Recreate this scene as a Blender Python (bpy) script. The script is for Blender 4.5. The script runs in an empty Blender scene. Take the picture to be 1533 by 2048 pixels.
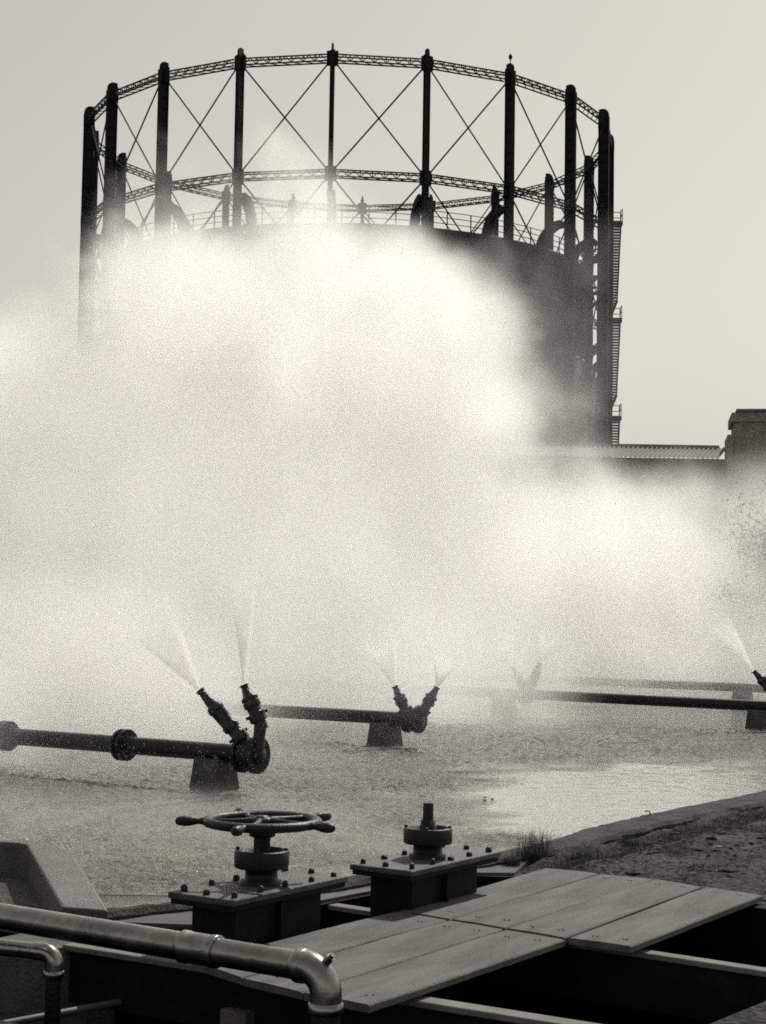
import bpy, bmesh, math, random
from mathutils import Vector, Matrix
from mathutils.geometry import tessellate_polygon
R_ = math.radians
sc = bpy.context.scene
col = sc.collection

# ------------------------------------------------------------------ camera
CAM_H = 1.74
cam_d = bpy.data.cameras.new('camera'); cam = bpy.data.objects.new('camera', cam_d); col.objects.link(cam)
cam_d.sensor_fit = 'VERTICAL'; cam_d.sensor_height = 24.0
cam_d.lens = 3308.0 / 2048.0 * 24.0
cam_d.shift_y = -(1024.0 - 1001.0) / 2048.0
cam_d.clip_start = 0.1; cam_d.clip_end = 4000
PITCH, ROLL = R_(3.974), R_(0.933)
cam.matrix_world = (Matrix.Translation((0, 0, CAM_H)) @ Matrix.Rotation(math.pi/2 + PITCH, 4, 'X') @ Matrix.Rotation(ROLL, 4, 'Z'))
sc.camera = cam

# ------------------------------------------------------------------ sky and sun
SUN_AZ, SUN_EL = R_(26), R_(47)         # azimuth clockwise from +Y
w = bpy.data.worlds.new('World'); sc.world = w; w.use_nodes = True
nt = w.node_tree; nt.nodes.clear()
out = nt.nodes.new('ShaderNodeOutputWorld'); bg = nt.nodes.new('ShaderNodeBackground')
sky = nt.nodes.new('ShaderNodeTexSky'); sky.sky_type = 'NISHITA'; sky.sun_disc = False
sky.sun_elevation = SUN_EL; sky.sun_rotation = SUN_AZ; sky.air_density = 3.0; sky.dust_density = 1.0; sky.ozone_density = 1.0
bw = nt.nodes.new('ShaderNodeRGBToBW'); tint = nt.nodes.new('ShaderNodeMix'); tint.data_type = 'RGBA'; tint.blend_type = 'MULTIPLY'
tint.inputs['Factor'].default_value = 1.0; tint.inputs[7].default_value = (1.0, 0.979, 0.892, 1)
nt.links.new(sky.outputs[0], bw.inputs[0]); nt.links.new(bw.outputs[0], tint.inputs[6])
nt.links.new(tint.outputs[2], bg.inputs[0]); nt.links.new(bg.outputs[0], out.inputs[0])
bg.inputs[1].default_value = 0.064
sun_d = bpy.data.lights.new('sun', 'SUN'); sun = bpy.data.objects.new('sun', sun_d); col.objects.link(sun)
sun_d.energy = 2.8; sun_d.angle = R_(0.5); sun_d.color = (1.0, 0.975, 0.915)
sdir = Vector((math.sin(SUN_AZ)*math.cos(SUN_EL), math.cos(SUN_AZ)*math.cos(SUN_EL), math.sin(SUN_EL)))
sun.rotation_euler = sdir.to_track_quat('Z', 'Y').to_euler()
sc.view_settings.view_transform = 'Standard'; sc.view_settings.look = 'None'
sc.view_settings.exposure = 0.3; sc.view_settings.gamma = 1.0; sc.view_settings.use_curve_mapping = False
cy = sc.cycles
cy.max_bounces = 24; cy.diffuse_bounces = 2; cy.glossy_bounces = 3; cy.transmission_bounces = 3; cy.volume_bounces = 20; cy.transparent_max_bounces = 8
cy.volume_step_rate = 2.0; cy.volume_max_steps = 256
cy.use_adaptive_sampling = True; cy.adaptive_threshold = 0.02
cy.sample_clamp_indirect = 2.0; cy.sample_clamp_direct = 4.0; cy.caustics_reflective = False; cy.caustics_refractive = False
cy.use_denoising = False; cy.pixel_filter_type = 'BLACKMAN_HARRIS'; cy.filter_width = 1.75

# ------------------------------------------------------------------ helpers
class MB:
    def __init__(s): s.v = []; s.f = []; s.sm = []
    def add(s, vs, fs, smooth=False):
        o = len(s.v); s.v += [tuple(p) for p in vs]
        s.f += [tuple(i + o for i in f) for f in fs]; s.sm += [smooth]*len(fs); return s
    def box(s, lo, hi, M=None, bev=0.0):
        x0, y0, z0 = lo; x1, y1, z1 = hi
        if bev <= 0:
            vs = [Vector(p) for p in ((x0,y0,z0),(x1,y0,z0),(x1,y1,z0),(x0,y1,z0),(x0,y0,z1),(x1,y0,z1),(x1,y1,z1),(x0,y1,z1))]
            fs = [(0,3,2,1),(4,5,6,7),(0,1,5,4),(1,2,6,5),(2,3,7,6),(3,0,4,7)]
        else:
            b = bev
            def ring(z, i): return [(x0+i,y0,z),(x1-i,y0,z),(x1,y0+i,z),(x1,y1-i,z),(x1-i,y1,z),(x0+i,y1,z),(x0,y1-i,z),(x0,y0+i,z)]
            def inner(z): return [(x0+2*b,y0+b,z),(x1-2*b,y0+b,z),(x1-b,y0+2*b,z),(x1-b,y1-2*b,z),(x1-2*b,y1-b,z),(x0+2*b,y1-b,z),(x0+b,y1-2*b,z),(x0+b,y0+2*b,z)]
            rs = [inner(z0), ring(z0+b, b), ring(z1-b, b), inner(z1)]
            vs = [Vector(p) for r in rs for p in r]; fs = []
            for k in range(3):
                for i in range(8):
                    j = (i+1) % 8; fs.append((k*8+i, k*8+j, k*8+8+j, k*8+8+i))
            fs.append(tuple(range(7,-1,-1))); fs.append(tuple(range(24,32)))
        if M is not None: vs = [M @ p for p in vs]
        return s.add(vs, fs)
    def tube(s, a, b, r0, r1=None, n=10, caps=True, smooth=True):
        a = Vector(a); b = Vector(b); r1 = r0 if r1 is None else r1
        d = (b-a).normalized(); q = d.to_track_quat('Z', 'Y')
        vs = []
        for p, r in ((a, r0), (b, r1)):
            for i in range(n):
                t = 2*math.pi*(i+.5)/n; vs.append(p + q @ Vector((r*math.cos(t), r*math.sin(t), 0)))
        s.add(vs, [(i, (i+1) % n, n+(i+1) % n, n+i) for i in range(n)], smooth)
        if caps:
            s.add(vs[:n], [tuple(range(n-1, -1, -1))]); s.add(vs[n:], [tuple(range(n))])
        return s
    def bar(s, a, b, wx, wz):
        """square bar from a to b"""
        a = Vector(a); b = Vector(b); d = (b-a); L = d.length; q = d.to_track_quat('Y', 'Z').to_matrix().to_4x4()
        return s.box((-wx/2, 0, -wz/2), (wx/2, L, wz/2), Matrix.Translation(a) @ q)
    def lathe(s, prof, n=20, M=None, smooth=True, closed=False, caps=True):
        vs = []
        for r, z in prof:
            for i in range(n):
                t = 2*math.pi*i/n; p = Vector((r*math.cos(t), r*math.sin(t), z)); vs.append(M @ p if M is not None else p)
        m = len(prof); fs = []
        for k in range(m if closed else m-1):
            for i in range(n):
                j = (i+1) % n; k2 = (k+1) % m; fs.append((k*n+i, k*n+j, k2*n+j, k2*n+i))
        s.add(vs, fs, smooth)
        if caps and not closed:
            if prof[0][0] > 1e-4: s.add(vs[:n], [tuple(range(n-1, -1, -1))])
            if prof[-1][0] > 1e-4: s.add(vs[-n:], [tuple(range(n))])
        return s
    def sweep(s, pts, rad, n=14, caps=True):
        """round tube through a list of points; rad a number or list"""
        pts = [Vector(p) for p in pts]; m = len(pts); vs = []
        ref = None
        for k, p in enumerate(pts):
            d = (pts[min(k+1, m-1)] - pts[max(k-1, 0)]).normalized()
            if ref is None: ref = d.orthogonal().normalized()
            ref = (ref - d*ref.dot(d)).normalized(); bi = d.cross(ref)
            r = rad[k] if isinstance(rad, (list, tuple)) else rad
            for i in range(n):
                t = 2*math.pi*i/n; vs.append(p + ref*r*math.cos(t) + bi*r*math.sin(t))
        fs = [(k*n+i, k*n+(i+1) % n, (k+1)*n+(i+1) % n, (k+1)*n+i) for k in range(m-1) for i in range(n)]
        s.add(vs, fs, True)
        if caps: s.add(vs[:n], [tuple(range(n-1,-1,-1))]); s.add(vs[-n:], [tuple(range(n))])
        return s
    def prism(s, poly, z0, z1, M=None, top=None):
        """poly: list of (x,y) ccw; extruded z0..z1; top: other outline for the top"""
        n = len(poly); tp = top or poly
        vs = [Vector((x, y, z0)) for x, y in poly] + [Vector((x, y, z1)) for x, y in tp]
        if M is not None: vs = [M @ p for p in vs]
        fs = [(i, (i+1) % n, n+(i+1) % n, n+i) for i in range(n)] + [tuple(range(n-1,-1,-1)), tuple(range(n, 2*n))]
        return s.add(vs, fs)
    def mesh(s, name, m):
        me = bpy.data.meshes.new(name); me.from_pydata(s.v, [], s.f); me.materials.append(m)
        me.polygons.foreach_set('use_smooth', s.sm); me.update(); return me
    def build(s, name, m, parent=None, loc=None):
        return link(name, s.mesh(name, m), parent, loc)
def link(name, me, parent=None, loc=None, rot=None, scale=None):
    o = bpy.data.objects.new(name, me); col.objects.link(o)
    if parent: o.parent = parent
    if loc: o.location = loc
    if rot: o.rotation_euler = rot
    if scale: o.scale = scale
    return o
def tag(o, label, cat=None, group=None, kind=None):
    if label: o['label'] = label
    if cat: o['category'] = cat
    if group: o['group'] = group
    if kind: o['kind'] = kind
    return o
def empty(name, loc=(0,0,0), rz=0):
    o = bpy.data.objects.new(name, None); col.objects.link(o); o.location = loc; o.rotation_euler = (0,0,rz); o.empty_display_size = .2
    return o
def frame(x, y, z, az):
    """matrix whose local +Y points to azimuth az (clockwise from world +Y)"""
    return Matrix.Translation((x, y, z)) @ Matrix.Rotation(-az, 4, 'Z')

# ------------------------------------------------------------------ materials
def mat(name, base, rough=.6, metal=0., var=.35, scale=3., bump=.2, bscale=40., spec=.5, stretch=(1,1,1), fine=0.0, coat=0.):
    m = bpy.data.materials.new(name); m.use_nodes = True; t = m.node_tree; b = t.nodes['Principled BSDF']
    tc = t.nodes.new('ShaderNodeTexCoord'); mp = t.nodes.new('ShaderNodeMapping'); mp.inputs['Scale'].default_value = stretch
    t.links.new(tc.outputs['Object'], mp.inputs[0])
    n1 = t.nodes.new('ShaderNodeTexNoise'); n1.inputs['Scale'].default_value = scale; n1.inputs['Detail'].default_value = 6; n1.inputs['Roughness'].default_value = .65
    n2 = t.nodes.new('ShaderNodeTexNoise'); n2.inputs['Scale'].default_value = bscale; n2.inputs['Detail'].default_value = 5
    for n in (n1, n2): t.links.new(mp.outputs[0], n.inputs['Vector'])
    mx = t.nodes.new('ShaderNodeMath'); mx.operation = 'MULTIPLY_ADD'; mx.inputs[1].default_value = fine; mx.inputs[2].default_value = -fine*.5
    t.links.new(n2.outputs[0], mx.inputs[0])
    ad = t.nodes.new('ShaderNodeMath'); ad.operation = 'ADD'; t.links.new(n1.outputs[0], ad.inputs[0]); t.links.new(mx.outputs[0], ad.inputs[1])
    cr = t.nodes.new('ShaderNodeValToRGB'); cr.color_ramp.elements[0].position = .3; cr.color_ramp.elements[1].position = .7
    lo = base*(1-var); hi = base*(1+var)
    cr.color_ramp.elements[0].color = (lo, lo*.975, lo*.93, 1); cr.color_ramp.elements[1].color = (hi, hi*.985, hi*.95, 1)
    t.links.new(ad.outputs[0], cr.inputs[0]); t.links.new(cr.outputs[0], b.inputs['Base Color'])
    b.inputs['Metallic'].default_value = metal; b.inputs['Specular IOR Level'].default_value = spec
    rr = t.nodes.new('ShaderNodeMapRange'); rr.inputs['To Min'].default_value = max(.02, rough-.12); rr.inputs['To Max'].default_value = min(1, rough+.12)
    t.links.new(n1.outputs[0], rr.inputs[0]); t.links.new(rr.outputs[0], b.inputs['Roughness'])
    if coat: b.inputs['Coat Weight'].default_value = coat; b.inputs['Coat Roughness'].default_value = .12
    if bump:
        bp = t.nodes.new('ShaderNodeBump'); bp.inputs['Strength'].default_value = bump; bp.inputs['Distance'].default_value = .02
        t.links.new(n2.outputs[0], bp.inputs['Height']); t.links.new(bp.outputs[0], b.inputs['Normal'])
    return m
M = {}
M['iron_frame'] = mat('dark_painted_iron', 0.018, .75, 0, .4, .6, .1, 6, spec=.2)
M['tank'] = mat('weathered_tank_plate', 0.05, .7, 0, .45, .35, .15, 5, spec=.3, stretch=(1,1,.25))
M['tank_iron'] = mat('tank_bracket_iron', .03, .75, 0, .4, 1., .1, 8, spec=.2)
M['pipe_iron'] = mat('wet_cast_iron_pipe', .012, .4, 0, .5, 4, .35, 60, spec=.3, fine=.4)
M['nozzle'] = mat('wet_black_brass', .02, .16, .3, .5, 9, .4, 45, spec=.7)
M['valve'] = mat('painted_cast_iron', .012, .45, 0, .6, 9, .22, 70, spec=.35, fine=.5)
M['plate'] = mat('rusty_cover_plate', .085, .6, 0, .55, 7, .5, 70, spec=.35, fine=.9)
M['box'] = mat('sluice_box_iron', .014, .7, 0, .6, 4, .3, 50, spec=.15, fine=.5)
M['steel'] = mat('glossy_dark_steel', .3, .26, 1.0, .32, 7, .07, 45, spec=.5, fine=.45)
M['plank'] = mat('grey_worn_plank', .165, .85, 0, .42, 2.4, .6, 130, spec=.15, stretch=(2.2,.5,1), fine=.6)
M['beam'] = mat('pale_concrete_beam', .20, .85, 0, .25, 5, .4, 90, spec=.2, fine=.4)
M['concrete'] = mat('old_concrete', 0.13, .85, 0, .4, 4, .6, 60, spec=.2, fine=.5)
M['chamber'] = mat('wet_chamber_concrete', .08, .5, 0, .45, 4, .5, 60, spec=.5, fine=.8)
M['pit'] = mat('shade_black_pit_concrete', .012, .9, 0, .4, 3, .3, 30, spec=.1)  # near-black base puts the pit's deep shade into the concrete colour
M['earth'] = mat('trodden_earth', .055, .95, 0, .8, 2.4, 1.0, 30, spec=.1, fine=1.0)
M['kerb'] = mat('mossy_concrete_kerb', .062, .95, 0, .6, 5, .9, 60, spec=.15, fine=.8)
M['roof'] = mat('corrugated_asbestos', 0.25, .85, 0, .3, 1.2, .1, 10, spec=.2)
M['shed_wall'] = mat('dark_boarded_wall', 0.03, .85, 0, .35, 2, .2, 20, spec=.2)
M['grass'] = mat('dry_grass', 0.05, .8, 0, .5, 20, 0, 20, spec=.2)
M['leaf'] = mat('glossy_leaf', .12, .55, 0, .5, 6, 0, 20, spec=.3)
M['bark'] = mat('bark', .06, .9, 0, .4, 8, .3, 30)
M['nail'] = mat('nail_head', .03, .6, 0, .2, 5, 0)
M['frp'] = mat('pale_worn_paint', .09, .6, 0, .2, 5, .1)

def brick_mat():
    m = bpy.data.materials.new('sooty_brickwork'); m.use_nodes = True; t = m.node_tree; b = t.nodes['Principled BSDF']
    tc = t.nodes.new('ShaderNodeTexCoord'); mp = t.nodes.new('ShaderNodeMapping'); mp.inputs['Rotation'].default_value = (R_(90), 0, 0)
    br = t.nodes.new('ShaderNodeTexBrick'); br.inputs['Scale'].default_value = 4.4
    br.inputs['Color1'].default_value = (.21,.2,.185,1); br.inputs['Color2'].default_value = (.29,.28,.26,1); br.inputs['Mortar'].default_value = (.2,.19,.17,1)
    t.links.new(tc.outputs['Object'], mp.inputs[0]); t.links.new(mp.outputs[0], br.inputs[0]); t.links.new(br.outputs[0], b.inputs['Base Color'])
    b.inputs['Roughness'].default_value = .9
    return m
M['brick'] = brick_mat()

def drop_mat():
    m = bpy.data.materials.new('backlit_water_drop'); m.use_nodes = True; t = m.node_tree; t.nodes.remove(t.nodes['Principled BSDF'])
    o = t.nodes['Material Output']; tr = t.nodes.new('ShaderNodeBsdfTranslucent'); df = t.nodes.new('ShaderNodeBsdfDiffuse'); gl = t.nodes.new('ShaderNodeBsdfGlossy')
    tr.inputs[0].default_value = (.95,.945,.9,1); df.inputs[0].default_value = (.9,.895,.86,1); gl.inputs['Roughness'].default_value = .2
    m1 = t.nodes.new('ShaderNodeMixShader'); m1.inputs[0].default_value = .4; m2 = t.nodes.new('ShaderNodeMixShader'); m2.inputs[0].default_value = .15
    t.links.new(tr.outputs[0], m1.inputs[1]); t.links.new(df.outputs[0], m1.inputs[2]); t.links.new(m1.outputs[0], m2.inputs[1]); t.links.new(gl.outputs[0], m2.inputs[2])
    t.links.new(m2.outputs[0], o.inputs[0]); return m
M['drop'] = drop_mat()

def water_mat():
    m = bpy.data.materials.new('pond_water'); m.use_nodes = True; t = m.node_tree; b = t.nodes['Principled BSDF']; N = t.nodes.new; Lk = t.links.new
    tc = N('ShaderNodeTexCoord')
    sep = N('ShaderNodeSeparateXYZ'); Lk(tc.outputs['Object'], sep.inputs[0])
    def math_(op, a, bb=None, c=None):
        n = N('ShaderNodeMath'); n.operation = op
        for i, x in enumerate((a, bb, c)):
            if x is None: continue
            if isinstance(x, (int, float)): n.inputs[i].default_value = x
            else: Lk(x, n.inputs[i])
        return n.outputs[0]
    wob = N('ShaderNodeTexNoise'); wob.inputs['Scale'].default_value = .9; wob.inputs['Detail'].default_value = 4; Lk(tc.outputs['Object'], wob.inputs['Vector'])
    wv = math_('MULTIPLY_ADD', wob.outputs[0], 1.1, -.55)
    # the quiet patch between the spray curtains and the kerb: an oval on the pond
    dx = math_('DIVIDE', math_('ADD', sep.outputs[0], -4.1), 3.6); dy = math_('DIVIDE', math_('ADD', sep.outputs[1], -15.6), 4.9)
    rr = math_('ADD', math_('SQRT', math_('ADD', math_('MULTIPLY', dx, dx), math_('MULTIPLY', dy, dy))), wv)
    mr = N('ShaderNodeMapRange'); mr.interpolation_type = 'SMOOTHSTEP'; mr.inputs['From Min'].default_value = .82; mr.inputs['From Max'].default_value = 1.15; Lk(rr, mr.inputs[0])
    # quiet strip along the near edge
    ed = math_('SUBTRACT', sep.outputs[1], math_('MULTIPLY_ADD', sep.outputs[0], 1.12, 10.6))
    me_ = N('ShaderNodeMapRange'); me_.interpolation_type = 'SMOOTHSTEP'; me_.inputs['From Min'].default_value = .2; me_.inputs['From Max'].default_value = 1.7; Lk(math_('ADD', ed, math_('MULTIPLY', wv, 1.2)), me_.inputs[0])
    rain = math_('MULTIPLY', mr.outputs[0], me_.outputs[0])
    mp = N('ShaderNodeMapping'); mp.inputs['Scale'].default_value = (1.0, .55, 1); Lk(tc.outputs['Object'], mp.inputs[0])
    rip = N('ShaderNodeTexNoise'); rip.inputs['Scale'].default_value = 7; rip.inputs['Detail'].default_value = 3; Lk(mp.outputs[0], rip.inputs['Vector'])
    spl = N('ShaderNodeTexNoise'); spl.inputs['Scale'].default_value = 26; spl.inputs['Detail'].default_value = 4; spl.inputs['Roughness'].default_value = .7; Lk(tc.outputs['Object'], spl.inputs['Vector'])
    vor = N('ShaderNodeTexVoronoi'); vor.inputs['Scale'].default_value = 13; Lk(tc.outputs['Object'], vor.inputs['Vector'])
    h1 = math_('MULTIPLY', rip.outputs[0], .012)
    h2 = math_('MULTIPLY', math_('ADD', math_('MULTIPLY', spl.outputs[0], .05), math_('MULTIPLY', vor.outputs[0], .02)), rain)
    bp = N('ShaderNodeBump'); bp.inputs['Strength'].default_value = 1.0; bp.inputs['Distance'].default_value = 1.0
    Lk(math_('ADD', h1, h2), bp.inputs['Height']); Lk(bp.outputs[0], b.inputs['Normal'])
    b.inputs['Base Color'].default_value = (.19,.187,.172,1); b.inputs['Roughness'].default_value = .11; b.inputs['IOR'].default_value = 1.33
    b.inputs['Specular IOR Level'].default_value = .6
    return m
M['water'] = water_mat()

# ------------------------------------------------------------------ setting: ground, pond, pit
A_AZ, B_AZ = R_(33.5), R_(-56.0)
def rot(az): return Vector((math.sin(az), math.cos(az), 0))
A_, B_ = rot(A_AZ), rot(B_AZ)
POND = [(3.57,15.37),(2.79,14.24),(2.15,13.34),(1.54,12.36),(1.34,11.95),(1.04,11.40),(-.16,9.97),(-1.01,9.07),(-1.42,8.75),(-1.66,8.86),(-3.2,9.86),(-9,13.7),(-40,34),(-40,49),(34,49),(14,30)]
PIT = [(-3.4,9.78),(-1.52,8.60),(-.93,8.56),(.58,10.44),(.95,10.42),(2.94,8.82),(.3,5.4),(-3.6,8.1)]
GZ = .13
def flat(name, outer, holes, z, m):
    loops = [outer] + holes; pts = [p for l in loops for p in l]
    tri = tessellate_polygon([[Vector((x, y, 0)) for x, y in l] for l in loops])
    mb = MB(); fs = []
    for t in tri:
        a, b, c = (Vector((pts[i][0], pts[i][1], 0)) for i in t)
        if (b-a).cross(c-a).z < 0: t = (t[0], t[2], t[1])
        fs.append(tuple(t))
    mb.add([(x, y, z) for x, y in pts], fs)
    return mb.build(name, m)
S = 1500
ground = tag(flat('ground', [(-S,-S),(S,-S),(S,S),(-S,S)], [POND, PIT], GZ, M['earth']), 'flat bare earth round the cooling pond', kind='structure')
water = tag(flat('pond_water', POND, [], 0.0, M['water']), 'grey pond water pocked by falling spray', kind='structure')
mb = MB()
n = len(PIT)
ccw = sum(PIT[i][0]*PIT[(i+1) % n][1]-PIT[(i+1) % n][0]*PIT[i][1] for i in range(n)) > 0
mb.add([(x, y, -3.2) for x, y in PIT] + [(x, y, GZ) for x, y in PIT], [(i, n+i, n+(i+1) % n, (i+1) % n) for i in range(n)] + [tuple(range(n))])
tag(mb.build('sluice_pit', M['pit']), 'open pit with shade-black walls under the plank walkway', kind='structure')
# pond side walls (a skirt under the ground sheet)
mb = MB(); n = len(POND)
mb.add([(x, y, -.4) for x, y in POND] + [(x, y, GZ-.002) for x, y in POND], [(i, (i+1) % n, n+(i+1) % n, n+i) for i in range(n)])
tag(mb.build('pond_wall', M['concrete']), 'low concrete side of the pond', kind='structure')

# ------------------------------------------------------------------ gasholder: guide frame
from mathutils import noise as mnoise
rnd = random.Random(7)
GC, GR, PH0 = (-2.88, 120.0), 19.05, R_(-2.14)
RINGS = [36.2, 28.9, 21.75, 14.5, 7.2]
STEP = math.pi/10
gf = tag(empty('gasholder_frame', (GC[0], GC[1], GZ)), 'tall dark iron guide frame of columns, lattice rings and crossed tie rods', 'gasholder')
# column: I-shaped, deep along the radius, outer top corner rounded
prof = [(-.36, 0), (.36, 0), (.36, 37.05)] + [(-.36+.44*(1-math.sin(t)), 36.75+.44*math.cos(t)) for t in (0, R_(25), R_(50), R_(72), R_(90))]
prof = [(.36, 0), (.36, 37.16), (.08, 37.19)] + [(.08-.44*math.sin(t), 36.75+.44*math.cos(t)) for t in (R_(22), R_(45), R_(68), R_(90))] + [(-.36, 0)]
mbc = MB()
def plate_yz(mb, pr, x0, x1):
    nn = len(pr); mb.add([(x0, y, z) for y, z in pr] + [(x1, y, z) for y, z in pr],
        [(i, (i+1) % nn, nn+(i+1) % nn, nn+i) for i in range(nn)] + [tuple(range(nn-1,-1,-1)), tuple(range(nn, 2*nn))])
plate_yz(mbc, prof, -.055, .055)
for y in (-.345, .345):
    mbc.box((-.13, y-.03, 0), (.13, y+.03, 36.55 if y < 0 else 36.9))
for k in range(52):
    z = .5+k*.7
    if z < 36: mbc.box((-.12, -.33, z), (.12, .33, z+.05))
col_me = mbc.mesh('column', M['iron_frame'])
gus_me = MB().box((-.36, -.12, -.45), (.36, .12, .45)).box((-.16, -.385, -.4), (.16, .385, .4)).mesh('gusset', M['iron_frame'])
half = GR*math.sin(STEP/2); apo = GR*math.cos(STEP/2)
mg = MB(); x1 = half-.33
for yy in (-.24, .24):
    for zz in (-.2, .2): mg.bar((-x1, -apo+yy, zz), (x1, -apo+yy, zz), .075, .075)
NL = 7
for k in range(NL):
    a = -x1 + 2*x1*k/NL; b = -x1+2*x1*(k+1)/NL; m_ = (a+b)/2
    for yy in (-.24,):
        mg.bar((a, -apo+yy, -.2), (m_, -apo+yy, .2), .035, .05); mg.bar((m_, -apo+yy, .2), (b, -apo+yy, .2-.4), .035, .05)
    mg.bar((a, -apo-.24, -.2), (b, -apo+.24, -.2), .04, .035); mg.bar((a, -apo-.24, .2), (a, -apo+.24, .2), .05, .05); mg.bar((a, -apo-.24, -.2), (a, -apo-.24, .2), .04, .04)
gir_me = mg.mesh('ring_girder', M['iron_frame'])
brace_me = []
for i in range(4):
    hi, lo = RINGS[i]-.38, RINGS[i+1]+.38; zc_ = (hi+lo)/2
    brace_me.append((zc_, [MB().tube((-s*(half-.3), -apo-s*.06, lo-zc_), (s*(half-.3), -apo-s*.06, hi-zc_), .052, n=6, caps=False).mesh('tie_rod', M['iron_frame']) for s in (1, -1)]))
for k in range(20):
    ph = PH0+(k-4)*STEP
    link('column', col_me, gf, (GR*math.sin(ph), -GR*math.cos(ph), 0), (0, 0, ph))
    for z in RINGS:
        link('gusset_plate', gus_me, gf, (GR*math.sin(ph), -GR*math.cos(ph), z), (0, 0, ph))
        link('ring_girder', gir_me, gf, (0, 0, z), (0, 0, ph+STEP/2))
    for zc_, ms in brace_me:
        for me in ms: link('tie_rod', me, gf, (0, 0, zc_), (0, 0, ph+STEP/2))
ph = PH0+2*STEP
MB().lathe([(.03,0),(.03,.22),(.1,.3),(.13,.42),(.1,.53),(.04,.6),(.0,.66)], 10).build('lamp', M['iron_frame'], gf, (GR*math.sin(ph), -GR*math.cos(ph), 37.16))
ph = PH0+3*STEP
MB().bar((0, 0, 0), (-.75, 0, .08), .06, .06).bar((-.75, 0, .16), (-.75, 0, -.02), .07, .07).build('bracket_arm', M['iron_frame'], gf, (GR*math.sin(ph)-.3, -GR*math.cos(ph), 30.35))
# staircase on the outside of the end column
stair = empty('staircase', (16.5-GC[0], 119.5-GC[1], 0)); stair.parent = gf
tread_me = MB().box((-.35, -.13, -.06), (.33, .13, .06)).mesh('tread', M['iron_frame'])
for lv, zt in enumerate((30.68, 23.55, 16.4, 9.25)):
    zt -= GZ
    # landing with its rail
    MB().box((-.15, -.9, zt-.32), (.62, .1, zt-.02)).build('landing', M['iron_frame'], stair)
    rl = MB()
    for zz in (.42, .84): rl.bar((.58, -.9, zt+zz), (.58, .1, zt+zz), .05, .05).bar((-.1, .08, zt+zz), (.58, .08, zt+zz), .05, .05)
    for yy in (-.88, .08): rl.bar((.58, yy, zt), (.58, yy, zt+.86), .05, .05)
    rl.build('landing_rail', M['iron_frame'], stair)
    n1 = 27
    for k in range(n1):
        f = (k+1)/n1; link('tread', tread_me, stair, (.31+.2*f, .1+3.2*f, zt-5.1*f))
    n2 = 10
    for k in range(n2):
        f = (k+1)/(n2+.5); link('tread', tread_me, stair, (.51-.72*f, 3.4, zt-5.1-2.0*f))
    st = MB()
    for xx in (.0, .62):
        st.bar((xx, .1, zt-.05), (xx+.2, 3.3, zt-5.15), .09, .2)
    st.bar((.62, .1, zt+.8), (.84, 3.3, zt-4.3), .08, .08)
    st.build('stringer', M['iron_frame'], stair)
    st = MB()
    for yy in (3.27, 3.53): st.bar((.84, yy, zt-5.1), (.05, yy, zt-7.1), .05, .16)
    st.bar((.84, 3.27, zt-4.3), (.05, 3.27, zt-6.3), .045, .045)
    st.build('stringer', M['iron_frame'], stair)

# ------------------------------------------------------------------ gasholder: the floating bell
tank = tag(empty('gas_tank', (GC[0], GC[1], GZ)), 'huge round grey iron gas tank standing inside the guide frame', 'gas tank')
TR, TZ, LZ = 17.55, 26.15, 19.2
mb = MB().lathe([(18.15, 0), (18.15, LZ), (18.0, LZ+.25), (TR, LZ+.28)], 120, caps=False); mb.build('lower_lift', M['tank'], tank)
mb = MB().lathe([(TR, LZ), (TR, TZ-.28), (TR+.13, TZ-.27), (TR+.13, TZ), (TR-.2, TZ+.06), (TR*.75, TZ+.30), (TR*.4, TZ+.5), (.01, TZ+.6)], 120, caps=False); mb.build('upper_lift', M['tank'], tank)
for zz in (20.6, 22.0, 23.4, 24.8):
    MB().lathe([(TR-.01, zz-.07), (TR+.035, zz-.07), (TR+.035, zz+.07), (TR-.01, zz+.07)], 120, caps=False, smooth=False).build('plate_lap', M['tank'], tank)
rib_u = MB().box((-.07, -.12, LZ+.3), (.07, .05, TZ-.3)).mesh('stiffener', M['tank_iron'])
rib_l = MB().box((-.09, -.14, 0), (.09, .05, LZ-.1)).mesh('stiffener', M['tank_iron'])
mb = MB()
def arcplate(mb, r0, z0, size, w0, w1, th):
    c = (r0+size, z0); N_ = 10; o = []; i_ = []
    for k in range(N_+1):
        t = math.pi/2*k/N_; wv = w0+(w1-w0)*k/N_
        o.append((-(c[0]-(size+wv/2)*math.cos(t)), c[1]+(size+wv/2)*math.sin(t)*1.06)); i_.append((-(c[0]-(size-wv/2)*math.cos(t)), c[1]+(size-wv/2)*math.sin(t)*1.06))
    vs = []; 
    for x in (-th/2, th/2): vs += [(x, y, z) for y, z in o] + [(x, y, z) for y, z in i_]
    n_ = N_+1; fs = []
    for k in range(N_):
        fs += [(k, k+1, n_+k+1, n_+k), (2*n_+k, 3*n_+k, 3*n_+k+1, 2*n_+k+1), (k, 2*n_+k, 2*n_+k+1, k+1), (n_+k, n_+k+1, 3*n_+k+1, 3*n_+k)]
    fs += [(0, n_, 3*n_, 2*n_), (N_, 2*n_+N_, 3*n_+N_, n_+N_)]
    mb.add(vs, fs)
arcplate(mb, TR-.75, TZ-.05, 1.62, .68, .42, .5)
mb.box((-.28, -(TR+.05), TZ-.05), (.28, -(TR-1.5), TZ+.12)); mb.tube((-.2, -(TR+.82), TZ+1.62), (.2, -(TR+.82), TZ+1.62), .24, n=14)
neck_u = mb.mesh('guide_arm', M['tank_iron'])
mb = MB(); arcplate(mb, 17.95, LZ+.1, .95, .42, .3, .45); mb.tube((-.2, -18.72, LZ+1.1), (.2, -18.72, LZ+1.1), .2, n=12)
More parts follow.
